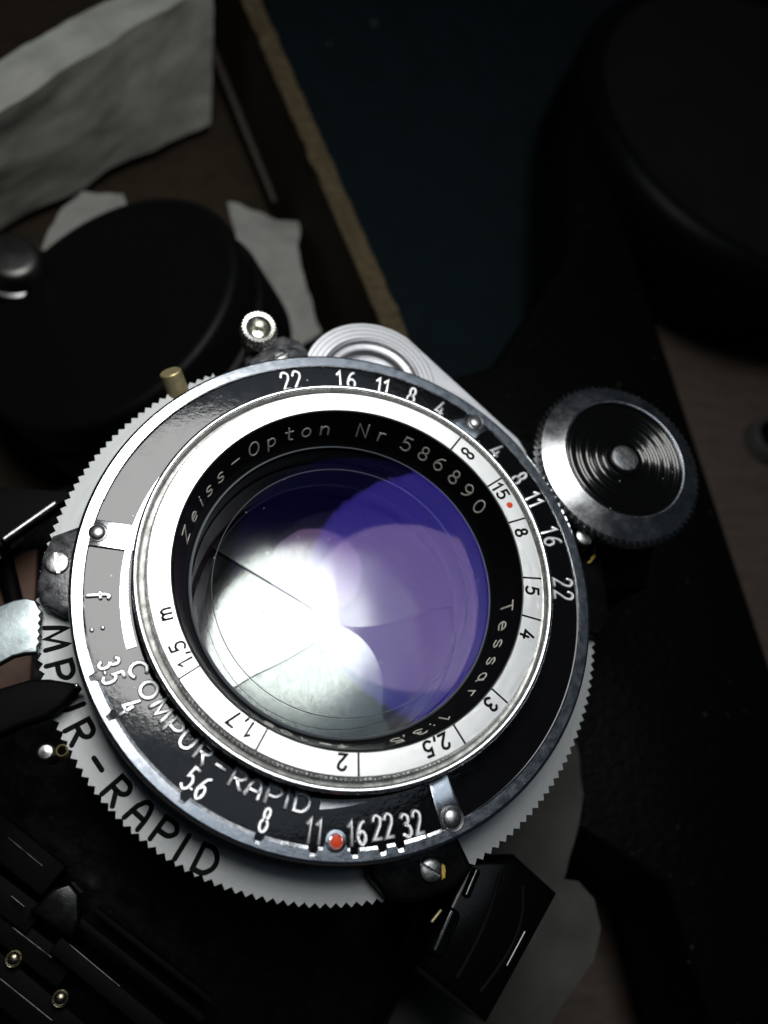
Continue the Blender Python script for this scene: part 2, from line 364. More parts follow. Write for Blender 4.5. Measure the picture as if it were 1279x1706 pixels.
# slider edge strips showing in the fields
def strip(a0, a1, w0, w1, n=60, saw=.0):
    V = []; F = []
    for i in range(n+1):
        a = a0+(a1-a0)*i/n; w = max(.004, w0+(w1-w0)*i/n); ri = 2.562+(saw if i % 2 else 0)
        for r, z in ((ri, -.03), (ri, -.004), (2.56+w, -.004), (2.56+w, -.03)): V.append(P(r, a, z))
    for i in range(n):
        for j in range(4): F.append((i*4+j, i*4+(j+1) % 4, i*4+4+(j+1) % 4, i*4+4+j))
    F += [(0, 1, 2, 3), (n*4+3, n*4+2, n*4+1, n*4)]
    return mesh(V, F)
link('slider_strip', strip(122, 196.4, 0, .112, 150, .008), chrome, face)
link('slider_strip', strip(-101.7, -88.5, .10, .0, 34, .01), raised, face)
link('slider_strip', strip(33, 118, .006, .006, 60), chrome, face)
# red dot in its round cup
link('dot_cup', place(lathe([(0.0001, -.012), (.07, -.012), (.075, .0), (.082, .008), (.115, .006), (.118, -.01), (.118, -.03)], 48), P(2.965, -97.5, .004)), chrome, face)
link('red_dot', place(lathe([(0.0001, .0), (.055, -.001), (.066, -.008)], 40), P(2.968, -97.4, .006)), red, face)
# raised aperture figures, depth of field figures and the shutter's name
for s, its in (('22', [('2', 2.84, 102.6), ('2', 2.84, 99.4)]), ('16', [('1', 2.84, 87.7), ('6', 2.84, 84.3)]), ('11', [('1', 2.84, 76.6), ('1', 2.84, 74.4)]),
               ('8', [('8', 2.85, 67.0)]), ('4', [('4', 2.85, 58.2)]), ('4', [('4', 2.86, 38.7)]), ('8', [('8', 2.86, 29.0)]), ('11', [('1', 2.86, 23.0), ('1', 2.86, 20.7)]),
               ('16', [('1', 2.86, 12.4), ('6', 2.86, 9.3)]), ('22', [('2', 2.86, -2.3), ('2', 2.85, -5.8)])):
    text('depth_scale_numeral', its, -.031, .25, .185, .020, .028, raised, face, label='depth of field figure ' + s)
for s, its in (('3,5', [('3', 2.89, -161.8, .92), ('5', 2.90, -158.5, .92), ('.', 2.855, -160.1)]), ('4', [('4', 2.88, -151.2)]),
               ('5,6', [('5', 2.885, -131.1), ('6', 2.885, -127.7), ('.', 2.855, -129.6)]), ('8', [('8', 2.885, -113.0)]),
               ('11', [('1', 2.885, -103.4), ('1', 2.885, -101.2)]), ('16', [('1', 2.885, -94.3), ('6', 2.885, -91.9)]),
               ('22', [('2', 2.845, -88.4), ('2', 2.845, -85.7)]), ('32', [('3', 2.885, -81.9), ('2', 2.885, -79.1)]),
               ('f:', [('f', 2.886, -177.4), (':', 2.89, -169.9)])):
    text('aperture_numeral', its, -.031, .24, .155, .0225, .036, raised, face, out=False, label='raised aperture figure ' + s)
# COMPUR-RAPID on the face
nm = [('C', 2.65, -158.0), ('Oc', 2.645, -152.4), ('M', 2.63, -146.7, .9), ('P', 2.645, -141.7), ('U', 2.63, -137.1), ('R', 2.62, -132.4), ('-', 2.63, -127.1),
      ('R', 2.64, -122.3), ('A', 2.65, -117.7), ('P', 2.64, -113.2), ('I', 2.64, -109.7), ('D', 2.635, -106.2)]
nm = [(q[0], q[1]-.02, q[2], .92) for q in nm]
text('raised_letter', nm, -.031, .215, .215, .0265, .04, raised, face, out=False)

# ---- front cell: wall lip, groove, distance ring, name ring
cell = empty('front_cell', parent=CAMT)
link('cell_wall', lathe([(2.54, -.05), (2.535, -.02), (2.50, .0), (2.495, .05), (2.49, .30)], 300), blackp, cell, ang=40)  # black here stands in for the shade on the wall below the lip
link('cell_lip', lathe([(2.49, .29), (2.508, .30), (2.516, .345), (2.510, .372), (2.492, .388), (2.465, .388), (2.447, .375), (2.440, .34), (2.438, .18)], 300), mat('lip_chrome', (.82, .83, .84), .26, 1.0, rvar=.06, nscale=6), cell, ang=50)
link('groove_floor', lathe([(2.445, .27), (2.43, .262), (2.36, .262), (2.33, .27)], 300), groove_m, cell, ang=40)
def knurl(n, d, z0=None):
    def f(r, z, i, t):
        if i in (1, 2): return r+d*(1 if int(round(t*n/360*2)) % 2 else 0)
        return r
    return f
link('knurled_edge', lathe([(2.372, .255), (2.368, .27), (2.362, .375), (2.352, .392), (2.33, .392)], 560, rmod=knurl(280, .014)), mat('worn_knurl', (.80, .80, .78), .34, 1.0, rvar=.12, nscale=9, bump=.012, bscale=16, cvar=.45), cell, ang=20)
dist = link('distance_ring', lathe([(2.35, .385), (2.35, .425), (2.338, .44), (2.10, .44), (2.088, .43), (2.075, .40)], 360), satin_ring, cell, ang=25)
def tick(a):
    c0 = P(2.095, a, .4405); c1 = P(2.341, a, .4405)
    return link('distance_mark', box(c0, c1, .024, .003, 0), ink, dist)
for a in (48.4, 30.0, 15.2, -4.8, -18.0, -45.7, -63.1, -94.3, -122.0, -149.1): tick(a)
for s, its in (('infinity', [('inf', 2.215, 43.2)]), ('15', [('1', 2.215, 28.2), ('5', 2.22, 25.2)]), ('8', [('8', 2.215, 10.9)]), ('5', [('5', 2.21, -9.0)]),
               ('4', [('4', 2.205, -23.9)]), ('3', [('3', 2.20, -49.6)]), ('2,5', [('2', 2.20, -68.2), (',', 2.21, -70.7), ('5', 2.20, -73.4)]),
               ('2', [('2', 2.20, -98.9)]), ('1,7', [('1', 2.2, -126.1), (',', 2.21, -128.3), ('7', 2.2, -131.4)]), ('1,5', [('1', 2.2, -152.2), (',', 2.21, -154.2), ('5', 2.2, -156.9)]),
               ('m', [('m', 2.2, -166.9)])):
    text('distance_numeral', its, .4402, .16, .155, .0165, .0025, ink, dist, label='engraved distance ' + s)
link('red_dot', place(lathe([(0.0001, .002), (.038, .002), (.041, .0)], 32), P(2.222, 20.9, .4403)), red, dist)
# name ring: cone going down to the glass
nr = link('name_ring', lathe([(2.078, .43), (2.07, .41), (2.055, .36), (1.93, -.085), (1.918, -.11), (1.90, -.13), (1.895, -.18)], 360), name_m, cell, ang=25)
slope = .445/.125
def nz_at(r): return .36-(2.055-r)*slope
for s, its in (('Zeiss-Opton', [('Z', 164.5), ('e', 156.8), ('i', 151.2), ('s', 146.0), ('s', 139.4), ('-', 131.6), ('O', 123.2), ('p', 115.8), ('t', 108.5), ('o', 102.0), ('n', 94.9)]),
               ('Nr 586890', [('N', 80.6), ('r', 73.1), ('5', 63.2), ('8', 55.7), ('6', 48.7), ('8', 41.2), ('9', 34.0), ('0', 26.6)]),
               ('Tessar', [('T', -13.4), ('e', -20.4), ('s', -27.2), ('s', -34.2), ('a', -40.9), ('r', -48.2)]),
               ('1:3,5', [('1', -61.5), (':', -66.1), ('3', -71.2), (',', -76.0), ('5', -79.5)]),
               ('f=105', [('f', -97.7), ('=', -103.2), ('1', -110.4), ('0', -116.0), ('5', -122.0)])):
    text('engraved_letter', [(c, 1.996, a) for c, a in its], nz_at(1.996)+.001, .235, .205, .0115, .006, white_paint, nr, surf=slope, label='engraved lettering ' + s)

# barrel below the glass
link('barrel_wall', lathe([(1.90, -.13), (1.89, -.22), (1.87, -.24), (1.87, -.42), (1.88, -.44), (1.88, -.60), (1.86, -.62), (1.86, -.74), (1.88, -.76), (1.86, -1.42)], 200), mat('blackened_barrel', (.002, .002, .002), .35, 0, spec=.06), cell, ang=25)

# glass surfaces: thin coated shells
def shell(zv, k, R, n=26, seg=128):
    pr = [(0.0001 if i == 0 else R*i/n, zv-k*(R*i/n)**2/2-(k**3)*(R*i/n)**4/8) for i in range(n+1)]
    me = lathe(pr, seg)
    return me
lens = empty('lens_glass', parent=CAMT)
link('glass_element', shell(.24, .20, 1.87), glass_front, lens, ang=90)
link('glass_element', shell(-.40, -.155, 1.865), glass_blue, lens, ang=90)
link('glass_element', shell(-.86, -.19, 1.86), glass_violet, lens, ang=90)
link('edge_and_reflection_ring', lathe([(1.893, -.165), (1.878, -.14), (1.862, -.128), (1.86, -.134), (1.889, -.172)], 200, closed=True), mat('ground_glass_edge', (.20, .22, .25), .35, 0, spec=.8), lens)
link('edge_and_reflection_ring', lathe([(1.664, -.90), (1.667, -.897), (1.670, -.90), (1.667, -.903)], 200, closed=True), mat('lens_edge_reflection', (.07, .07, .12), .35, 0, spec=.8), lens)  # violet-blue ring painted in for a reflection of the lens edge
link('edge_and_reflection_ring', lathe([(1.615, -.30), (1.62, -.295), (1.625, -.30), (1.62, -.305)], 200, closed=True), mat('ground_glass_bevel', (.16, .16, .18), .35, 0, spec=.8), lens)
# dust on the front glass
fl = []
random.seed(11)
dm = mat('dust_fleck', (.6, .6, .58), .8)
V = []; F = []
for i in range(46):
    r = 1.7*math.sqrt(random.random()); a = random.uniform(0, 360); c = P(r, a, .24-.1*r*r-.001*r**4+.003); s = random.uniform(.003, .009); b0 = len(V)
    ph = random.uniform(0, pi)
    for q in range(4): V.append(c+Vector((s*cos(ph+q*pi/2)*(1.6 if q % 2 else .8), s*sin(ph+q*pi/2)*(1.6 if q % 2 else .8), .001)))
    V.append(c+Vector((0, 0, .004))); F += [(b0+q, b0+(q+1) % 4, b0+4) for q in range(4)]
link('dust_flecks', mesh(V, F), dm, lens, kind='stuff')

# ---- shutter blades
leaf = empty('shutter_blades', parent=CAMT)
BC = Vector((0.12, -0.21, -1.40))
def blade(a_edge, a_next, bulge, bul2, z, tx, ty, m, rmax=1.95, curv=.055):
    """sector between two swirling edges; slightly domed and tipped"""
    V = []; F = []; n = 22; k = 16
    for i in range(n+1):
        s = (i/n)
        for j in range(k+1):
            u = j/k; a = a_edge+(a_next-a_edge)*u+(bulge*(1-u)+bul2*u)*min(1, s*1.6)
            r = rmax*s*1.06+.002
            x = BC.x+r*cos(RAD(a)); y = BC.y+r*sin(RAD(a))
            rr = hypot(x, y)
            if rr > 1.855: x *= 1.855/rr; y *= 1.855/rr
            V.append((x, y, BC.z+z+u*.018*s+tx*(x-BC.x)+ty*(y-BC.y)-curv*((x)**2+(y)**2)/2))
    for i in range(n):
        for j in range(k): F.append((i*(k+1)+j, i*(k+1)+j+1, (i+1)*(k+1)+j+1, (i+1)*(k+1)+j))
    me = mesh(V, F)
    bm = bmesh.new(); bm.from_mesh(me)
    for f in bm.faces:
        if f.normal.z < 0: f.normal_flip()
    ex = bmesh.ops.extrude_face_region(bm, geom=list(bm.faces)[:]); 
    for v in ex['geom']:
        if isinstance(v, bmesh.types.BMVert): v.co.z -= .012
    bmesh.ops.recalc_face_normals(bm, faces=bm.faces); bm.to_mesh(me); bm.free()
    return link('shutter_blade', me, m, leaf, ang=30)
TX, TY = 0.03, -0.054
edges = [(86, 6), (-12, 20), (-25, -48), (212, -9), (139, 0)]
for i, (a, b) in enumerate(edges):
    nxt = edges[i-1][0]
    if nxt < a-1: nxt += 360
    dx, dy = [(-.012, .02), (.006, -.004), (-.045, .0), (.012, .022), (-.004, -.004)][i]
    blade(a, nxt+5, b, edges[i-1][1], 0, TX+dx, TY+dy, blade_ms[i])
link('shutter_floor', lathe([(0.0001, -1.62), (1.87, -1.62), (1.87, -1.42)], 96), blackm, leaf)

# ---- shutter housing drum and the serrated speed ring
house = empty('shutter_housing', parent=CAMT)
link('housing_drum', lathe([(3.02, -.2), (3.04, -.27), (3.06, -.80), (3.2, -.82), (3.3, -1.0), (3.3, -1.6), (1.9, -1.62)], 160), blackp, house, ang=30)
NT = 190
def teeth(r, z, i, t):
    t = (t+360) % 360
    on = (114.5 < t < 275.0) or (289.5 < t < 348.5)
    if i in (2, 3, 4):
        if not on: return 3.12-.01*i
        ph = (t*NT/360) % 1.0; tri = 1-abs(2*ph-1)
        return r-.054*(1-tri)*(1.0)
    return r
sr = link('speed_ring', lathe([(3.05, -.96), (3.05, -.75), (3.645, -.75), (3.648, -.765), (3.648, -.95)], NT*8, closed=True, rmod=teeth), alu, CAMT, ang=25)
rn = [('C', 3.43, 170.5), ('Oc', 3.43, 177.5), ('M', 3.415, -173.2, 1.0), ('P', 3.42, -166.7), ('U', 3.42, -160.4), ('R', 3.43, -154.1), ('-', 3.44, -147.0),
      ('R', 3.44, -140.9), ('A', 3.43, -134.8), ('P', 3.42, -129.2), ('I', 3.45, -124.9), ('D', 3.44, -119.9)]
text('black_letter', rn, -.7498, .285, .27, .029, .006, ink, sr, out=False, label='black engraved lettering COMPUR-RAPID')
# corner bridges carrying the slotted screws
def bridge(poly, z0, z1, m, bev=.05):
    return link('housing_bridge', prism([tuple(P(r, a)[:2]) for r, a in poly], z0, z1, bev), m, house, ang=40)
def screw(c, r, rot, parent, m=steel, h=.06, n=None, slot=.035):
    """slotted cheese-head screw: two half domes with a sunk slot between them"""
    V = []; F = []
    for sgn in (1, -1):
        me = lathe([(r, -.06), (r, h*.3), (r*.93, h*.72), (r*.75, h*.93), (r*.4, h*1.03), (.0001, h*1.05)], 48)
        bm = bmesh.new(); bm.from_mesh(me); bpy.data.meshes.remove(me)
        bmesh.ops.bisect_plane(bm, geom=list(bm.verts)+list(bm.edges)+list(bm.faces), plane_co=(0, sgn*slot/2, 0), plane_no=(0, -sgn, 0), clear_outer=True)
        ed = [e for e in bm.edges if all(abs(v.co.y-sgn*slot/2) < 1e-5 for v in e.verts)]
        ex = bmesh.ops.extrude_edge_only(bm, edges=ed)
        for v in ex['geom']:
            if isinstance(v, bmesh.types.BMVert): v.co.z = -.05
        bm.verts.index_update(); b0 = len(V); V += [v.co.copy() for v in bm.verts]; F += [tuple(b0+v.index for v in f.verts) for f in bm.faces]; bm.free()
    b0 = len(V); V += [Vector((x*r*.97, y*(slot/2+.002), h*.2)) for x, y in ((-1, -1), (1, -1), (1, 1), (-1, 1))]; F.append((b0, b0+1, b0+2, b0+3))
    me = mesh(V, F)
    place(me, c, n, RAD(rot)); return link('slotted_screw', me, m, parent, ang=30)
b = bridge([(3.1, 163.5), (3.3, 164.2), (3.555, 167.4), (3.60, 171.5), (3.61, 178.6), (3.52, 181.2), (3.30, 183.4), (3.1, 183.4)], -1.2, -.46, worn_black, .07)
screw(P(3.415, 173.0, -.44), .135, 100, b, h=.032, slot=.04)
b = bridge([(3.1, 270.5), (3.35, 271.0), (3.60, 274.0), (3.70, 278), (3.72, 286), (3.62, 290.8), (3.1, 290.8)], -1.2, -.47, blackp, .06)
screw(P(3.43, -77.2, -.46), .135, -35, b)
b = bridge([(3.1, -11.5), (3.6, -11.5), (3.78, -8), (3.86, 8), (3.80, 24), (3.5, 34), (3.1, 34)], -1.3, -.52, blackp, .05)
screw(P(3.42, 9.6, -.16), .125, -55, b)
link('screw_collar', place(lathe([(.14, -.05), (.15, -.08), (.15, -.5)], 32), P(3.42, 9.6, -.16)), blackp, b)
# yellow locking paint by two screws
def flake(pts, z, h=.02, name='paint_flake'):
    link(name, prism(pts, z-.03, z+h, .006), yellow, house)
def blob(cx_, cy_, L_, w_, ang, seed):
    random.seed(seed); o = []
    n = 16
    for i in range(n):
        t = i/n*2*pi; rr = 1+random.uniform(-.25, .25); x = L_*cos(t)*rr; y = w_*sin(t)*rr
        o.append((cx_+x*cos(ang)-y*sin(ang), cy_+x*sin(ang)+y*cos(ang)))
    return o
c = P(3.43, -77.2); flake(blob(c.x+.15, c.y-.03, .085, .026, RAD(82), 3), -.46)
c = P(3.555, 9.1); flake(blob(c.x+.20, c.y-.05, .06, .02, RAD(70), 4), -.515); flake(blob(c.x+.15, c.y-.17, .06, .022, RAD(40), 5), -.515); flake(blob(c.x+.08, c.y-.23, .035, .015, RAD(20), 6), -.515)
link('brass_edge', box((.84, -3.92, -.9), (.98, -3.80, -.9), .03, .05, .01), brass, house)

# ---- rangefinder arm with the round wedge mount
arm = empty('rangefinder_arm', parent=CAMT)
AC = Vector((.70, 3.11, 0)); AR = 1.01
tip = Vector((2.93, 2.16)); out = []
a_s = 52
for i in range(41):
    a = RAD(a_s+(262-a_s)*i/40); out.append((AC.x+AR*cos(a), AC.y+AR*sin(a)))
out += [(2.2, 1.5), (2.9, 1.9), (tip.x+.02, tip.y-.02), (2.80, 2.25)]
zA = -.46
bm = bmesh.new()
hole = []
def plate_with_hole(outline, c, r, z0, z1):
    n = 96; V = []; F = []
    # radial sampling of outline from centre c
    def hit(a):
        d = (cos(a), sin(a)); best = None
        m_ = len(outline)
        for i in range(m_):
            p = outline[i]; q = outline[(i+1) % m_]
            ex, ey = q[0]-p[0], q[1]-p[1]; den = d[0]*ey-d[1]*ex
            if abs(den) < 1e-9: continue
            t = ((p[0]-c.x)*ey-(p[1]-c.y)*ex)/den; s = ((p[0]-c.x)*d[1]-(p[1]-c.y)*d[0])/den
            if t > 0 and -1e-6 <= s <= 1+1e-6 and (best is None or t > best): best = t
        return best
    for i in range(n):
        a = 2*pi*i/n; R_ = hit(a)
        for rr, z in ((r, z0), (r, z1-.01), (r+.012, z1), (R_-.02, z1), (R_, z1-.02), (R_, z0)): V.append((c.x+rr*cos(a), c.y+rr*sin(a), z))
    for i in range(n):
        k = (i+1) % n
        for j in range(6): F.append((i*6+j, i*6+(j+1) % 6, k*6+(j+1) % 6, k*6+j))
    return mesh(V, F)
ap = plate_with_hole([(x, y) for x, y in out], AC, .735, zA-.12, zA)
link('arm_plate', ap, silver, arm, ang=25)
for r_ in (.80, .87, .94):
    link('turned_line', place(lathe([(r_-.006, zA-.001), (r_, zA+.004), (r_+.006, zA-.001)], 120), (AC.x, AC.y, 0)), groove_m, arm)
link('wedge_mount', place(lathe([(.737, zA-.03), (.70, zA-.01), (.672, zA-.03), (.665, zA-.10), (.63, zA-.13), (.60, zA-.09), (.565, zA-.06), (.53, zA-.09), (.505, zA-.2), (.47, zA-.26),
      (.44, zA-.2), (.40, zA-.14), (.36, zA-.15), (.33, zA-.24), (.28, zA-.28), (.0001, zA-.28)], 128), (AC.x, AC.y, 0)), silver, arm, ang=60)
link('locating_lug', box((.20, 3.66, zA-.03), (.30, 3.73, zA-.03), .10, .06, .015), steel, arm)

# ---- cable release socket and its bracket
sk = empty('cable_socket', parent=CAMT)
def knm(n, d):
    def f(r, z, i, t):
        return r-d*(int(round(t*n/180)) % 2) if i in (5, 6, 7, 8) else r
    return f
SN = Vector((-.05, -.16, 1))
me = lathe([(0.0001, -.20), (.075, -.20), (.08, -.12), (.15, .0), (.175, .02), (.235, .03), (.262, .0), (.266, -.04), (.262, -.14), (.24, -.16), (.225, -.42)], 56, rmod=knm(28, .02))
link('knurled_socket', place(me, (-.915, 3.745, -.22), SN), mat('socket_silver', (.72, .72, .66), .28, 1.0, rvar=.1, nscale=10, bump=.004, bscale=16), sk, ang=25)
link('socket_stem', place(lathe([(.165, -.3), (.17, -1.4)], 40), (-.915, 3.745, -.22), SN), steel, sk)
br = [(-1.08, 3.52), (-.74, 3.86), (-.5, 3.93), (-.28, 3.86), (-.16, 3.70), (-.12, 3.45), (-.4, 3.1), (-1.05, 3.2)]
link('socket_bracket', prism(br, -.95, -.62, .05), worn_black, sk)
link('socket_bracket', prism([(-1.06, 3.32), (-.85, 3.52), (-.4, 3.60), (-.2, 3.50), (-.2, 3.1), (-1.0, 3.1)], -.6, -.40, .05), worn_black, sk)
screw(Vector((-.60, 3.38, -.37)), .11, 30, sk, h=.05)

# ---- brass pin
link('brass_pin', place(lathe([(0.0001, .30), (.135, .30), (.15, .285), (.155, -.3)], 48), (-2.00, 3.02, -.78), Vector((-.34, .55, .76))), brass, CAMT, ang=30)

# ---- knurled focusing wheel
WH = Vector((4.093, 1.644, .15))
wheel = empty('focusing_wheel', WH, parent=CAMT)
def wk(r, z, i, t):
    if i < 4: return r
    k = int(round(t*72/360*2))
    s = (k % 2) if i in (4, 6) else ((k+1) % 2)
    return r+(.045 if s else -.03)
link('wheel_rim', lathe([(.895, -.03), (.90, .012), (.915, .016), (1.205, -.125), (1.225, -.155), (1.235, -.20), (1.225, -.25), (1.22, -.29), (1.17, -.31), (.6, -.31)], 144, rmod=wk),
     mat('wheel_chrome', (.66, .68, .70), .26, 1.0, rvar=.08, nscale=4, bump=.0012, bscale=5, cvar=.08, specks=.1, spscale=9), wheel, ang=25)
pr = [(.0001, -.02), (.235, -.02), (.255, .0), (.275, -.028)]
ng = 12; pw = (.885-.29)/ng
for i in range(ng):
    r0 = .285+i*pw; q_ = .19+.05*sin(i*2.3); pr += [(r0, -.030), (r0+pw*.14, -.030), (r0+pw*.5, -.030+pw*q_), (r0+pw*.64, -.030+pw*q_)]
pr += [(.893, -.03)]
link('grooved_disc', lathe(pr, 200), mat('grooved_black', (.002,.002,.002), .17, 0, specks=.1, spscale=9, coat=.3), wheel, ang=12)
link('bright_edge', lathe([(.884, -.012), (.889, .008), (.897, .008), (.897, -.01)], 160), chrome, wheel)
screw(Vector((0, 0, -.015)), .20, -52, wheel, h=.03, slot=.06)
link('wheel_spindle', lathe([(.62, -.30), (.62, -1.6), (.9, -1.62), (.9, -3.2)], 64), blackp, wheel)
link('wheel_housing', prism([(2.9, 2.4), (3.2, 2.8), (5.0, 2.6), (5.4, 1.0), (5.0, 0.2), (4.0, .1), (3.4, .8)], -3.2, -1.3, .12), blackp, CAMT)

# ---- lever, pointer, struts, door and bellows
random.seed(5)
lv = [(-4.6, .0), (-4.24, -.10), (-3.99, -.05), (-3.85, .01), (-3.72, .03), (-3.62, .0), (-3.57, -.1)]
yy = -.14
while yy > -.58:
    lv += [(-3.535, yy), (-3.565, yy-.045)]; yy -= .09
lv += [(-3.56, -.62), (-3.70, -.625), (-3.82, -.65), (-3.94, -.72), (-4.18, -.86), (-4.6, -1.1)]
link('cocking_lever', prism(lv, -.68, -.55, .02), mat('lever_silver', (.34, .39, .40), .42, 1.0, rvar=.1, nscale=3, bump=.006, bscale=4, cvar=.2), CAMT)
pt = [(-4.4, -1.25), (-3.9, -1.03), (-3.60, -.95), (-3.40, -.955), (-3.12, -1.02), (-3.07, -1.055), (-3.14, -1.14), (-3.26, -1.28), (-3.42, -1.38), (-3.7, -1.46), (-4.4, -1.8)]
link('speed_pointer', prism(pt, -.62, -.40, .05), blackm, CAMT)
link('pointer_tip', place(dome(.028, .02, 20), (-3.11, -1.055, -.385)), chrome, CAMT)
link('lever_post', place(lathe([(.0001, .05), (.07, .04), (.09, 0), (.09, -.5)], 32), (-3.42, -1.72, -.62)), steel, CAMT)
link('lever_spring', place(lathe([(.05, .0), (.06, .02), (.07, 0), (.07, -.5)], 32), (-3.27, -1.70, -.74)), brass, CAMT)
def rod(p0, p1, r, m, name, parent, n=20):
    p0 = Vector(p0); p1 = Vector(p1); d = p1-p0
    me = lathe([(.0001, 0), (r*.7, 0), (r, r*.3), (r, d.length-r*.3), (r*.7, d.length), (.0001, d.length)], n); place(me, p0, d)
    return link(name, me, m, parent, ang=40)
struts = empty('door_struts', parent=CAMT)
def beam(p0, p1, z, w, h, m=blackm, name='strut', bev=.02):
    return link(name, box((*p0, z), (*p1, z), w, h, bev), m, struts)
beam((-4.3, -2.35), (-3.50, -3.05), -2.5, .42, .5)
beam((-4.5, -2.83), (-3.70, -3.48), -2.62, .34, .4)
beam((-4.3, -3.30), (-3.32, -4.12), -2.7, .34, .4)
beam((-4.4, -3.80), (-3.1, -4.95), -2.78, .42, .4)
beam((-3.45, -3.75), (-1.7, -5.30), -2.5, .20, .6)
beam((-3.22, -3.50), (-1.7, -4.80), -2.5, .10, .5)
beam((-3.02, -3.42), (-1.6, -4.62), -2.55, .08, .5)
for a_, b_ in (((-3.29, -3.77), (-2.69, -4.30)), ((-3.94, -3.51), (-3.48, -3.89)), ((-4.06, -2.49), (-3.64, -2.86)), ((-3.98, -3.16), (-3.82, -3.30)), ((-4.04, -4.04), (-3.44, -4.55))):
    rod((*a_, -2.49), (*b_, -2.49), .011, mat('edge_highlight_metal', (.16, .16, .15), .5, 1.0, cvar=.8, nscale=6), 'edge_highlight', struts, 8)  # thin pale rods stand in for light caught along the strut edges
link('strut_joint', prism([(-3.75, -3.35), (-3.50, -3.12), (-3.30, -3.08), (-3.18, -3.22), (-3.16, -3.5), (-3.25, -3.72)], -2.9, -2.4, .05), blackp, struts)
for x, y in ((-3.93, -3.86), (-3.38, -4.35)):
    link('rivet', place(dome(.075, .05, 32, collar=.02), (x, y, -2.66)), mat('old_rivet_brass', (.25, .23, .17), .3, 1.0, bump=.01, bscale=14, rvar=.1, nscale=9), struts, ang=50)
# end link of the strut at the lower right: glossy black folded part
blk = empty('front_standard_foot', parent=CAMT)
link('foot_block', prism([(1.60, -3.28), (2.28, -3.32), (2.80, -3.85), (1.60, -5.15), (.82, -4.45), (1.15, -3.9)], -2.6, -1.55, .13), mat('foot_gloss_black', (.0015,.0015,.0015), .18, 0, spec=.22, bump=.002, bscale=5), blk)
rod((1.70, -3.44, -1.53), (1.50, -3.74, -1.53), .06, blackg, 'foot_highlight_rib', blk)  # these short gloss rods are shaped to give the foot's highlight lines
rod((1.32, -3.86, -1.56), (1.00, -4.32, -1.56), .13, blackg, 'foot_highlight_rib', blk)
rod((2.24, -4.22, -1.54), (1.92, -4.58, -1.54), .045, blackg, 'foot_highlight_rib', blk)
for dx, bow in ((.22, .08), (.50, .20)):   # bowed pressings
    pts = []
    for i in range(13):
        t = i/12; x = 1.80+dx*1.0+(1.05-1.80)*t+bow*sin(pi*t); y = -3.38-dx*.35+(-4.40+3.30)*t-.30*dx
        pts.append(Vector((x, y, -1.54)))
    V = []; F = []
    for i, p in enumerate(pts):
        d = (pts[min(i+1, 12)]-pts[max(i-1, 0)]).normalized(); s = Vector((-d.y, d.x, 0))
        for a in range(0, 181, 30): V.append(p+s*(.03*cos(RAD(a)))+Vector((0, 0, .012*sin(RAD(a)))))
    for i in range(12):
        for j in range(6): F.append((i*7+j, i*7+j+1, i*7+8+j, i*7+7+j))
    link('foot_pressing', mesh(V, F), blackm, blk, ang=60)
# body slab behind
body = [(-7.5, 2.2), (1.0, 4.9), (4.6, 6.2), (7.0, 9.4), (8.4, 15.98), (8.83, 10.6), (9.48, -.33), (9.73, -4.33), (8.69, -8.2), (6.56, -8.2), (6.16, -4.19), (4.6, -3.1), (4.72, -1.9), (4.3, -1.0), (3.0, -1.2), (.6, -3.4), (-3, -3.4), (-8, -2.0)]
link('camera_body', prism(body, -6.6, -4.5, .15), leather, CAMT, ang=40)
link('bed_door', prism([(-4.9, 1.2), (-3.2, 2.9), (-2.2, 3.3), (2.5, 2.2), (3.0, -1.2), (1.2, -4.8), (-1.5, -6.5), (-5.8, -4.2), (-5.6, -.6), (-4.3, -.2)], -3.6, -3.3, .05), blackp, CAMT)
# bellows folds between bed and shutter
V = []; F = []; nb = 9
def sq(rad, z):
    o = []
    for cxs, cys, a0 in ((1, 1, 0), (-1, 1, 90), (-1, -1, 180), (1, -1, 270)):
        for q in range(5):
            a = RAD(a0+q*22.5+20); 
            x = cxs*(rad-.5)+.5*cos(RAD(a0+q*22.5)); y = cys*(rad-.5)+.5*sin(RAD(a0+q*22.5))
            o.append((x*cos(.85)-y*sin(.85), x*sin(.85)+y*cos(.85), z))
    return o
for i in range(nb):
    V += sq(2.2 if i % 2 else 1.95, -1.4-i*.25)
for i in range(nb-1):
    for j in range(20): F.append((i*20+j, i*20+(j+1) % 20, (i+1)*20+(j+1) % 20, (i+1)*20+j))
link('bellows', mesh(V, F), blackm, CAMT, ang=20)
# bright edge of the body trim at the left
rod((-4.9, .80, -2.0), (-4.34, 1.28, -2.0), .05, steel, 'trim_edge', CAMT)
rod((-4.30, 1.30, -1.98), (-3.66, 1.86, -2.0), .045, steel, 'trim_edge', CAMT)
link('trim_screw', place(dome(.09, .06, 28), (-4.40, 1.06, -1.95)), chrome, CAMT)
link('side_panel', prism([(-5.2, 2.2), (-3.4, 2.05), (-3.95, 1.60), (-4.9, .85)], -2.3, -2.05, .02), blackm, CAMT)

# ================================================================= things around it
def thing(o, label, cat, group=None):
    o['label'] = label; o['category'] = cat
    if group: o['group'] = group
    return o
def structure(o): o['kind'] = 'structure'; return o
ZT = -8.2
structure(link('table_top', prism([(-40, -30), (60, -30), (60, 60), (-40, 60)], ZT-2, ZT), wood))
thing(link('teal_mat', prism([(.5, 30), (40, 38), (30, 18), (14.0, 14.0), (9.2, 9.5), (3.2, 4.5), (1.0, 9)], ZT+.004, ZT+.3, .05), teal), 'dark teal cloth mat lying on the table behind the camera', 'mat')
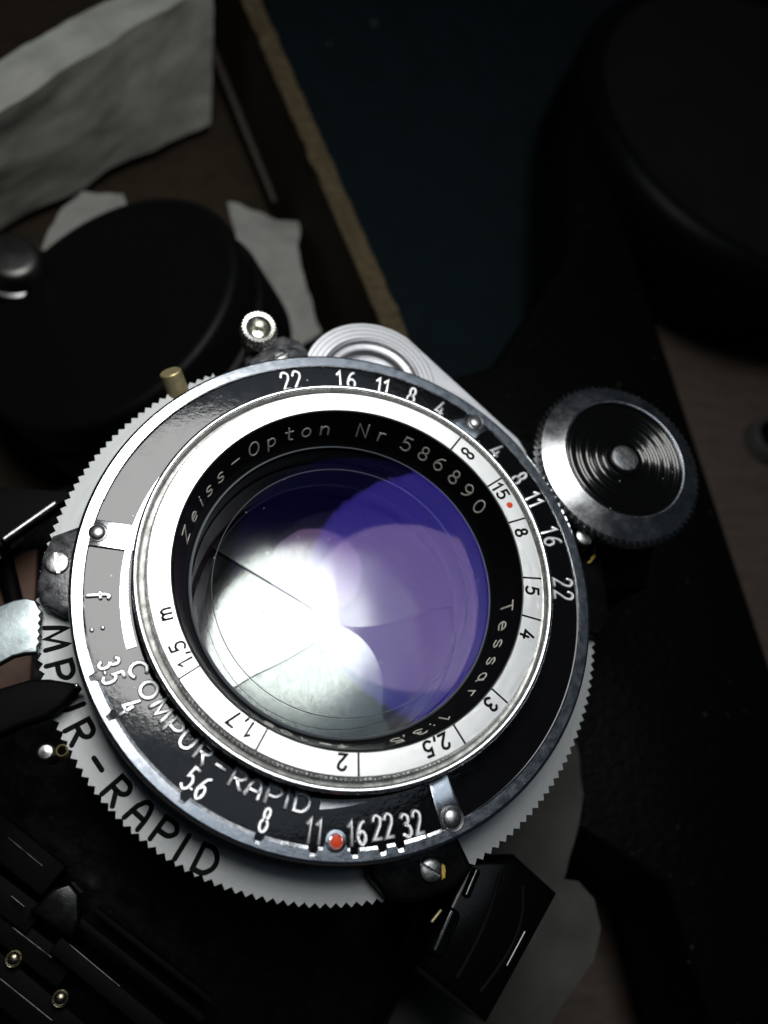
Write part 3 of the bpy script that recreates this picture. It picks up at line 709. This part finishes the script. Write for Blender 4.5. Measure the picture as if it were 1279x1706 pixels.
# cardboard box
cb = thing(empty('cardboard_box', (0, 0, ZT)), 'open brown cardboard box with a rough cut edge, left of the teal mat', 'cardboard box')
cb.location = (0, 0, 0)
def wall(o0, o1, i0, i1, z0, z1, name, m, parent):
    V = [Vector((*o0, z1)), Vector((*o1, z1)), Vector((*i1, z1)), Vector((*i0, z1)), Vector((*o0, z0)), Vector((*o1, z0)), Vector((*i1, z0)), Vector((*i0, z0))]
    return link(name, mesh(V, [(0, 1, 2, 3), (4, 5, 6, 7), (0, 1, 5, 4), (1, 2, 6, 5), (2, 3, 7, 6), (3, 0, 4, 7)]), m, parent)
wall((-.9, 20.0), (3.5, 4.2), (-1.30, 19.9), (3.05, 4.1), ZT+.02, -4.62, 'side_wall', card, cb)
# ragged upper edge strip
V = []; F = []; n = 90
for i in range(n+1):
    t = i/n; ox = -.9+(3.5+.9)*t; oy = 20.0+(4.2-20)*t
    j1 = noise.noise(Vector((t*40, 0, 0)))*.05; j2 = noise.noise(Vector((t*33, 5, 0)))*.06; h = noise.noise(Vector((t*50, 9, 0)))*.05
    V += [Vector((ox+.02+j1, oy, -4.62)), Vector((ox+.02+j1, oy, -4.5+h)), Vector((ox-.44+j2, oy-.12, -4.5+h*.5)), Vector((ox-.44+j2, oy-.12, -4.62))]
for i in range(n):
    for j in range(4): F.append((i*4+j, i*4+(j+1) % 4, i*4+4+(j+1) % 4, i*4+4+j))
F += [(0, 1, 2, 3), (n*4+3, n*4+2, n*4+1, n*4)]
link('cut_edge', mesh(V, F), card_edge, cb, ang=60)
link('box_floor', prism([(-9, 4.5), (3.0, 4.5), (-1.2, 19.5), (-9, 26)], ZT+.02, ZT+.2), card, cb)
link('inner_flap', box((-1.2, 19.2, -7.3), (.62, 12.9, -7.35), .22, .1, .01), mat('flap_paper', (.075, .06, .048), .8, 0, nscale=2, cvar=.3), cb)
# wrapped package
def crumple(me, amp, sc, seed=0):
    for v in me.vertices:
        n_ = noise.noise_vector(v.co*sc+Vector((seed, 0, 0))); v.co += n_*amp
    return me
def grid_quad(a, b, c, d, n, m_):
    V = []; F = []
    a, b, c, d = map(Vector, (a, b, c, d))
    for i in range(n+1):
        for j in range(m_+1):
            u = i/n; w = j/m_; V.append((a*(1-u)+b*u)*(1-w)+(d*(1-u)+c*u)*w)
    for i in range(n):
        for j in range(m_): F.append((i*(m_+1)+j, (i+1)*(m_+1)+j, (i+1)*(m_+1)+j+1, i*(m_+1)+j+1))
    return V, F
def hexa(corn, n=24):
    """corn: 8 corners, lower 4 then upper 4 -> subdivided closed mesh"""
    V = []; F = []
    for q in ((0, 1, 2, 3), (4, 5, 6, 7), (0, 1, 5, 4), (1, 2, 6, 5), (2, 3, 7, 6), (3, 0, 4, 7)):
        v, f = grid_quad(*[corn[i] for i in q], n, n); b0 = len(V); V += v; F += [tuple(b0+i for i in g) for g in f]
    return mesh(V, F)
pk = hexa([(-8.0, 9.9, -7.6), (-1.05, 15.7, -7.6), (-2.2, 18.4, -7.6), (-8.6, 12.5, -7.6), (-7.2, 9.3, -4.0), (-1.15, 16.3, -4.0), (-2.0, 17.0, -4.2), (-7.6, 10.6, -4.2)], 40)
thing(link('wrapped_package', crumple(crumple(pk, .10, .7), .03, 2.4, 4), wrap, ang=60), 'pale foam wrapped flat package standing in the cardboard box corner', 'package')
# crumpled paper scraps
def sheet(pts, z, amp, seed, m, name, th=.03, bulge=0.0):
    bm = bmesh.new(); vs = [bm.verts.new((x, y, z)) for x, y in pts]; f = bm.faces.new(vs)
    bmesh.ops.triangulate(bm, faces=[f]); bmesh.ops.subdivide_edges(bm, edges=list(bm.edges), cuts=3, use_grid_fill=True)
    bmesh.ops.triangulate(bm, faces=list(bm.faces)); bmesh.ops.subdivide_edges(bm, edges=list(bm.edges), cuts=2, use_grid_fill=True)
    cx_ = sum(p[0] for p in pts)/len(pts); cy_ = sum(p[1] for p in pts)/len(pts); R_ = max(hypot(p[0]-cx_, p[1]-cy_) for p in pts)
    for v in bm.verts:
        d = hypot(v.co.x-cx_, v.co.y-cy_)/R_
        v.co.z += noise.noise(v.co*.9+Vector((seed, 0, 0)))*amp+noise.noise(v.co*2.7+Vector((seed, 3, 0)))*amp*.4+bulge*max(0, 1-d*d)
    ex = bmesh.ops.extrude_face_region(bm, geom=list(bm.faces))
    for v in ex['geom']:
        if isinstance(v, bmesh.types.BMVert): v.co.z -= th
    bmesh.ops.recalc_face_normals(bm, faces=bm.faces); me = bpy.data.meshes.new('m'); bm.to_mesh(me); bm.free()
    return link(name, me, m, ang=60)
thing(sheet([(-.75, 11.9), (.2, 11.75), (1.05, 11.55), (1.0, 11.0), (.88, 10.5), (1.1, 9.4), (1.35, 8.2), (.8, 7.8), (-.3, 9.2)], -6.5, .25, 3, paper, 'paper_scrap'), 'crumpled white paper between the round black case and the cardboard wall', 'paper', 'white paper in the box')
thing(sheet([(-4.9, 10.0), (-4.7, 10.7), (-4.5, 11.3), (-4.1, 11.75), (-3.2, 11.9), (-3.0, 11.0), (-3.6, 10.0)], -6.5, .2, 9, paper, 'paper_scrap'), 'small torn white paper behind the upper left of the round black case', 'paper', 'white paper in the box')
# round black case leaning in the box
cn = Vector((-.52, .134, .843)); cc = Vector((-3.388, 7.357, -4.841))
rc = thing(empty('round_case', (0, 0, 0)), 'large round black lens case with worn rim leaning in the cardboard box', 'lens case')
rc.location = cc; rc.rotation_euler = Vector((0, 0, 1)).rotation_difference(cn).to_euler()
link('case_lid', lathe([(.0001, -.05), (2.3, -.04), (2.6, -.01), (2.74, .02), (2.84, .02), (2.92, -.03), (2.95, -.12), (2.95, -.85)], 160), casem, rc, ang=50)
link('case_body', lathe([(2.9, -.86), (3.02, -.9), (3.05, -.96), (3.05, -2.3), (2.9, -2.4), (.0001, -2.4)], 160), casem, rc, ang=50)
link('worn_seam', lathe([(3.0, -.865), (3.06, -.90), (3.07, -.93), (3.04, -.97)], 60, a0=-92, a1=-40), mat('scuffed_edge', (.10, .10, .095), .6, 0, color2=(.01, .01, .01), nscale=5, bump=.02, bscale=8), rc)
# metal knob at the left edge
kb = thing(empty('metal_knob', (-5.35, 9.1, -5.6)), 'dull silver metal canister lid at the left edge beside the black case', 'canister')
link('lid', lathe([(.0001, .0), (.42, .0), (.55, -.03), (.62, -.12), (.66, -.3), (.66, -1.9)], 64), mat('dull_tin', (.12, .12, .11), .38, 1.0, rvar=.08, nscale=2), kb, ang=40)
link('lid_rim', lathe([(.66, -.5), (.72, -.52), (.72, -.62), (.66, -.64)], 64), steel, kb)
# brown strap visible at left
rod((-4.62, 1.9, -3.12), (-4.22, .45, -3.12), .13, blackm, 'side_bar', CAMT)
thing(link('brown_strap', prism([(-4.75, 1.5), (-4.05, 1.62), (-4.02, -.55), (-4.3, -.7), (-4.8, -.6)], -3.28, -3.2, .03), mat('tan_leather', (.11, .045, .022), .6, 0, cvar=.3, nscale=2, bump=.01, bscale=6)), 'strip of tan leather showing below the chrome lever at left', 'strap')
# big round lens at the upper right
bl = thing(empty('large_lens', (14.2, 14.4, -4.0)), 'big round black lens standing at the upper right on the table', 'lens')
link('lens_front', lathe([(.0001, -.3), (3.6, -.3), (4.6, -.24), (5.15, -.1)], 160), hood_face, bl, ang=40)
link('lens_rim', lathe([(5.15, -.1), (5.3, .0), (5.42, .0), (5.6, -.12), (5.75, -.35), (5.8, -.6), (5.8, -1.7), (4.6, -1.8), (4.6, -4.1)], 200), mat('satin_black_rim', (.002, .0022, .0024), .42, 0, spec=.06), bl, ang=50)
# small round mount at the right edge
sm = thing(empty('lens_mount_ring', (14.51, 6.44, -7.78)), 'small dark round ring with grey rim on the brown table at the right edge', 'ring')
link('rim', lathe([(.50, .02), (.56, .10), (.66, .10), (.70, .04), (.72, -.4)], 80), mat('dull_grey_rim', (.10, .10, .095), .5, .6), sm, ang=40)
link('inner_well', lathe([(.0001, -.30), (.46, -.30), (.50, .02)], 64), blackm, sm, ang=40)
# grey cloth at the lower right
thing(sheet([(3.0, -1.6), (3.42, -1.2), (4.18, -.9), (4.62, -1.3), (4.74, -1.9), (4.62, -2.6), (4.40, -3.13), (4.04, -3.86), (4.30, -3.92), (4.50, -4.2), (4.52, -4.61), (4.30, -5.05), (3.24, -5.97), (1.5, -6.4), (.9, -5.6), (1.4, -4.74), (2.0, -3.9), (2.5, -2.9)], -4.2, .12, 21, cloth, 'cloth', .25, .25),
      'crumpled grey cloth between the camera foot and its black body', 'cloth')
